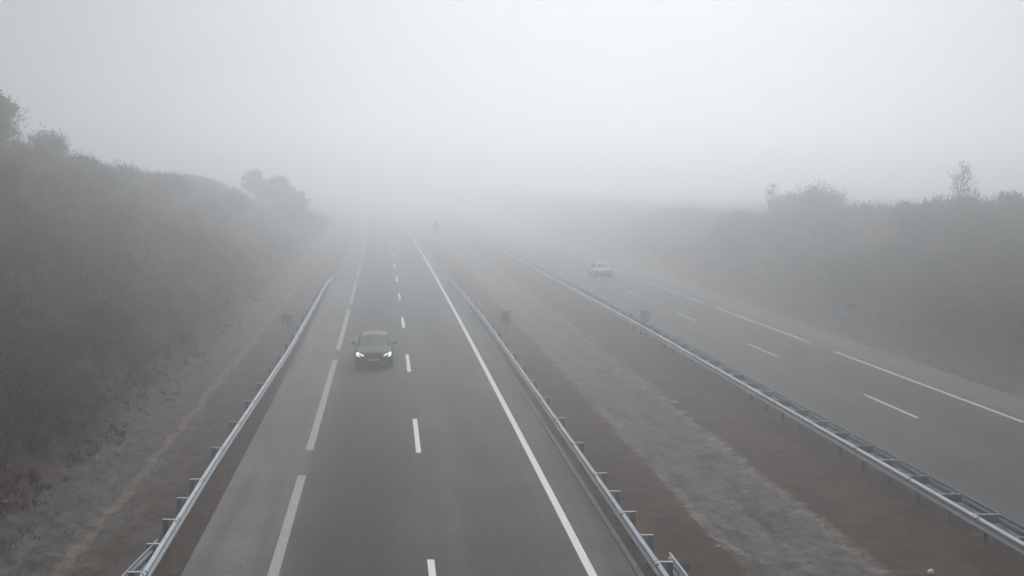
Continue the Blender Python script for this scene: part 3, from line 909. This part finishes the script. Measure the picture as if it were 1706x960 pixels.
G = 'bushes and trees on the hillsides'
put_tree(-18, 72, 3.9, .8, [m_leaf, m_dry], 'bushy dark tree cut by the left edge of the photo, on the hill crest', leaf=1, base=.08, leafsize=.08)
put_shrub(-5, 70, 1.6, 3.0, [m_leaf, m_dry], 'dense dark bush below the tree at the far left of the crest', dens=1.6)
put_shrub(92, 80, 1.3, 2.2, [m_leaf, m_olive], 'rounded dark bush standing alone on the left crest')
put_shrub(40, 76, 1.0, 1.3, [m_olive, m_grey], 'low olive bush left of the rounded bush on the crest')
put_shrub(150, 84, 1.1, 1.2, [m_grey, m_olive], 'low grey bush right of the rounded bush on the crest')
put_shrub(212, 92, 1.0, 1.5, [m_grey, m_olive], 'small pointed bush halfway along the left crest')
put_shrub(290, 105, 1.6, 1.9, [m_grey, m_leaf], 'low wide bush on the left crest, greyed by fog')
put_shrub(385, 126, 1.7, 2.3, [m_grey, m_leaf], 'faint bush where the left crest starts to fade')
put_tree(466, 172, 6.0, .75, [m_leaf, m_grey], 'tall leafy tree at the right end of the left hillside', base=.1, leafsize=.08, leaf=.4)
put_tree(436, 176, 5.4, .8, [m_leaf, m_grey], 'broad tree behind the left hillside end, fading in fog', base=.1, leafsize=.08, leaf=.4)
put_tree(498, 174, 5.4, .9, [m_leaf, m_grey], 'low tree nearest the carriageway at the end of the left hillside', base=.08, leafsize=.08, leaf=.4)
put_shrub(484, 160, 2.6, 3.4, [m_leaf, m_grey], 'big bush at the foot of the leafy tree on the left', dens=1.0)
put_shrub(512, 168, 2.6, 3.6, [m_grey, m_leaf], 'last faint bush beside the road on the left')
put_tree(1582, 84, 4.3, 1.25, [m_grey, m_autumn], 'slender nearly bare tree rising above the right crest', slender=True, leaf=.22, base=.1, leafsize=.035)
put_shrub(1556, 84, .9, 1.4, [m_leaf, m_grey], 'spiky bush at the left foot of the slender bare tree')
put_shrub(1606, 85, .9, 1.3, [m_leaf, m_olive], 'spiky bush at the right foot of the slender bare tree')
put_shrub(1672, 82, .7, 1.2, [m_leaf, m_grey], 'small upright bush near the right edge of the crest')
put_shrub(1700, 81, .6, .9, [m_grey, m_olive], 'low bush cut by the right edge of the photo')
put_shrub(1439, 98, .3, 1.5, [m_leaf], 'tiny narrow dark conifer on the right crest', dens=2.2, name='conifer', ragged=.1)
put_shrub(1500, 92, .8, 1.0, [m_grey, m_olive], 'thin grey bush between the conifer and the slender tree')
put_shrub(1362, 104, 2.3, 4.2, [m_grey, m_leaf], 'large domed bush on the right crest', dens=1.2)
put_shrub(1325, 106, 1.1, 2.0, [m_grey, m_leaf], 'smaller bush touching the large domed bush on its left')
put_tree(1287, 110, 5.2, 1.1, [m_grey, m_autumn], 'faint slender tree in fog left of the domed bush', slender=True, leaf=.25, base=.1, leafsize=.04)
put_shrub(1224, 114, 1.6, 3.0, [m_leaf, m_grey], 'faint dark bush at the left end of the right crest')
put_shrub(1262, 116, 1.2, 1.8, [m_grey, m_olive], 'faint low bush beside the faint slender tree')

for px_, Y_, r_, h_ in ((1580, 72, 1.7, 2.4), (1640, 73, 1.9, 2.5), (1535, 83, 2.2, 2.6), (1478, 82, 1.5, 2.0), (1230, 118, 2.2, 3.0), (1302, 108, 2.0, 2.6), (1692, 68, 1.6, 2.2), (1600, 80, 1.6, 2.2)):
    put_shrub(px_, Y_, r_, h_, [m_leaf, m_olive], 'large dark evergreen bush on the face of the right hillside', group='dark evergreen bushes on the right hillside', dens=1.5)

def slope_bushes(side, n, y0, y1, lo, hi, group, mats_list, labels):
    for i in range(n):
        Y = random.uniform(y0, y1); o_ = random.uniform(lo, hi); x = C(Y) + o_
        px = 853 + x / (Y + .8) * F_PX
        if px < -30 or px > 1740: continue
        h = random.uniform(1.1, 2.0) if side < 0 else random.uniform(1.2, 2.6); kx = random.randrange(len(mats_list))
        shrub(x, Y, height(o_, Y) - .1, h * random.uniform(.45, .75), h * .6, h, mats_list[kx], labels[kx], group=group, dens=.9)
slope_bushes(-1, 30, 40, 115, -21, -12.2, 'bushes scattered over the left hillside', [[m_dry, m_grey], [m_redd, m_dry], [m_olive, m_dry]],
             ['dry brown bush in the scrub of the left hillside', 'reddish bramble bush in the scrub of the left hillside', 'dull green bush in the scrub of the left hillside'])
slope_bushes(1, 40, 62, 125, 30.5, 39, 'bushes scattered over the right hillside', [[m_leaf, m_olive], [m_dry, m_grey], [m_leaf, m_grey]],
             ['dull olive bush in the scrub of the right hillside', 'dry brown bush in the scrub of the right hillside', 'grey green bush in the scrub of the right hillside'])

# ------------------------------------------------------------------ litter and stones
m_litter = mat('pale litter', (.6, .6, .58), .7)
m_stone = mat('pale stone', (.34, .31, .28), .9, var=(.24, .21, .19), scale=8)
m_bluep = mat('blue plastic', (.03, .2, .38), .5)
def lump(px, Y, s, mtl, label, name, off=None, cat='litter'):
    x = at(px, Y) if off is None else C(Y) + off
    bm = bmesh.new(); bmesh.ops.create_icosphere(bm, subdivisions=2, radius=1)
    for v in bm.verts:
        k_ = 1 + .45 * noise.noise(v.co * 1.7 + Vector((px, Y, 0)))
        v.co = Vector((v.co.x * s[0] * k_, v.co.y * s[1] * k_, v.co.z * s[2] * k_))
    me = bpy.data.meshes.new(name); bm.to_mesh(me); bm.free(); me.materials.append(mtl)
    o = bpy.data.objects.new(name, me); col.objects.link(o)
    o.location = (x, Y, gz(x, Y) + s[2] * .6); o.rotation_euler = (0, 0, random.uniform(0, 3))
    tag(o, label, cat)
lump(1122, 50, (.16, .07, .05), m_litter, 'flat scrap of white litter on the median soil right of the gravel bed', 'litter')
lump(1028, 59, (.1, .08, .07), m_litter, 'white scrap of litter on the median near the double barrier', 'litter')
lump(984, 71, (.14, .08, .05), m_litter, 'distant white scrap in the median below the blue sign', 'litter')
lump(1549, 27.9, (.12, .08, .07), m_litter, 'crumpled white wrapper at the bottom edge beside the double barrier', 'litter')
lump(1195, 29.5, (.05, .12, .03), m_stone, 'small pale stone at the edge of the gravel bed near the camera', 'stone', cat='stone')
lump(276, 28.7, (.05, .05, .04), m_litter, 'tiny white scrap behind the left barrier near the camera', 'litter')
lump(14, 30, (.05, .05, .05), m_litter, 'tiny white scrap in the lower left corner by the scrub', 'litter')
lump(1488, 72, (.18, .12, .09), m_stone, 'pale stone at the foot of the right hillside', 'stone', cat='stone')
lump(1473, 70, (.14, .12, .08), m_stone, 'second smaller stone just left of the pale stone on the right hillside', 'stone', cat='stone')
Y = 26.0
bt = empty('reflector_tag', (C(Y) + 5.62, Y, 0))
tag(bt, 'small blue plastic tag on a stub post behind the near barrier at the bottom edge', 'reflector')
MB().tube((0, 0, -.15), (0, 0, .5), .025, .022, 8).build('stub', m_galv_d, bt)
MB().box((0, -.02, .56), (.1, .03, .13), bev=.01).build('blue_cap', m_bluep, bt)

# ------------------------------------------------------------------ haze
hb = MB()
hb.box((0, 420, 12), (1200, 900, 28))
hz = hb.build('haze', [bpy.data.materials.new('fog')])
hz['kind'] = 'stuff'; hz['label'] = 'thick grey morning fog over the whole motorway cutting'; hz['category'] = 'fog'
hm = hz.data.materials[0]; hm.use_nodes = True
hm.node_tree.nodes.clear()
ho = hm.node_tree.nodes.new('ShaderNodeOutputMaterial')
pv = hm.node_tree.nodes.new('ShaderNodeVolumePrincipled')
pv.inputs['Color'].default_value = (.93, .952, .972, 1)
pv.inputs['Density'].default_value = FOG
pv.inputs['Anisotropy'].default_value = .855
hm.node_tree.links.new(pv.outputs[0], ho.inputs['Volume'])
hm.cycles.homogeneous_volume = True if hasattr(hm.cycles, 'homogeneous_volume') else False
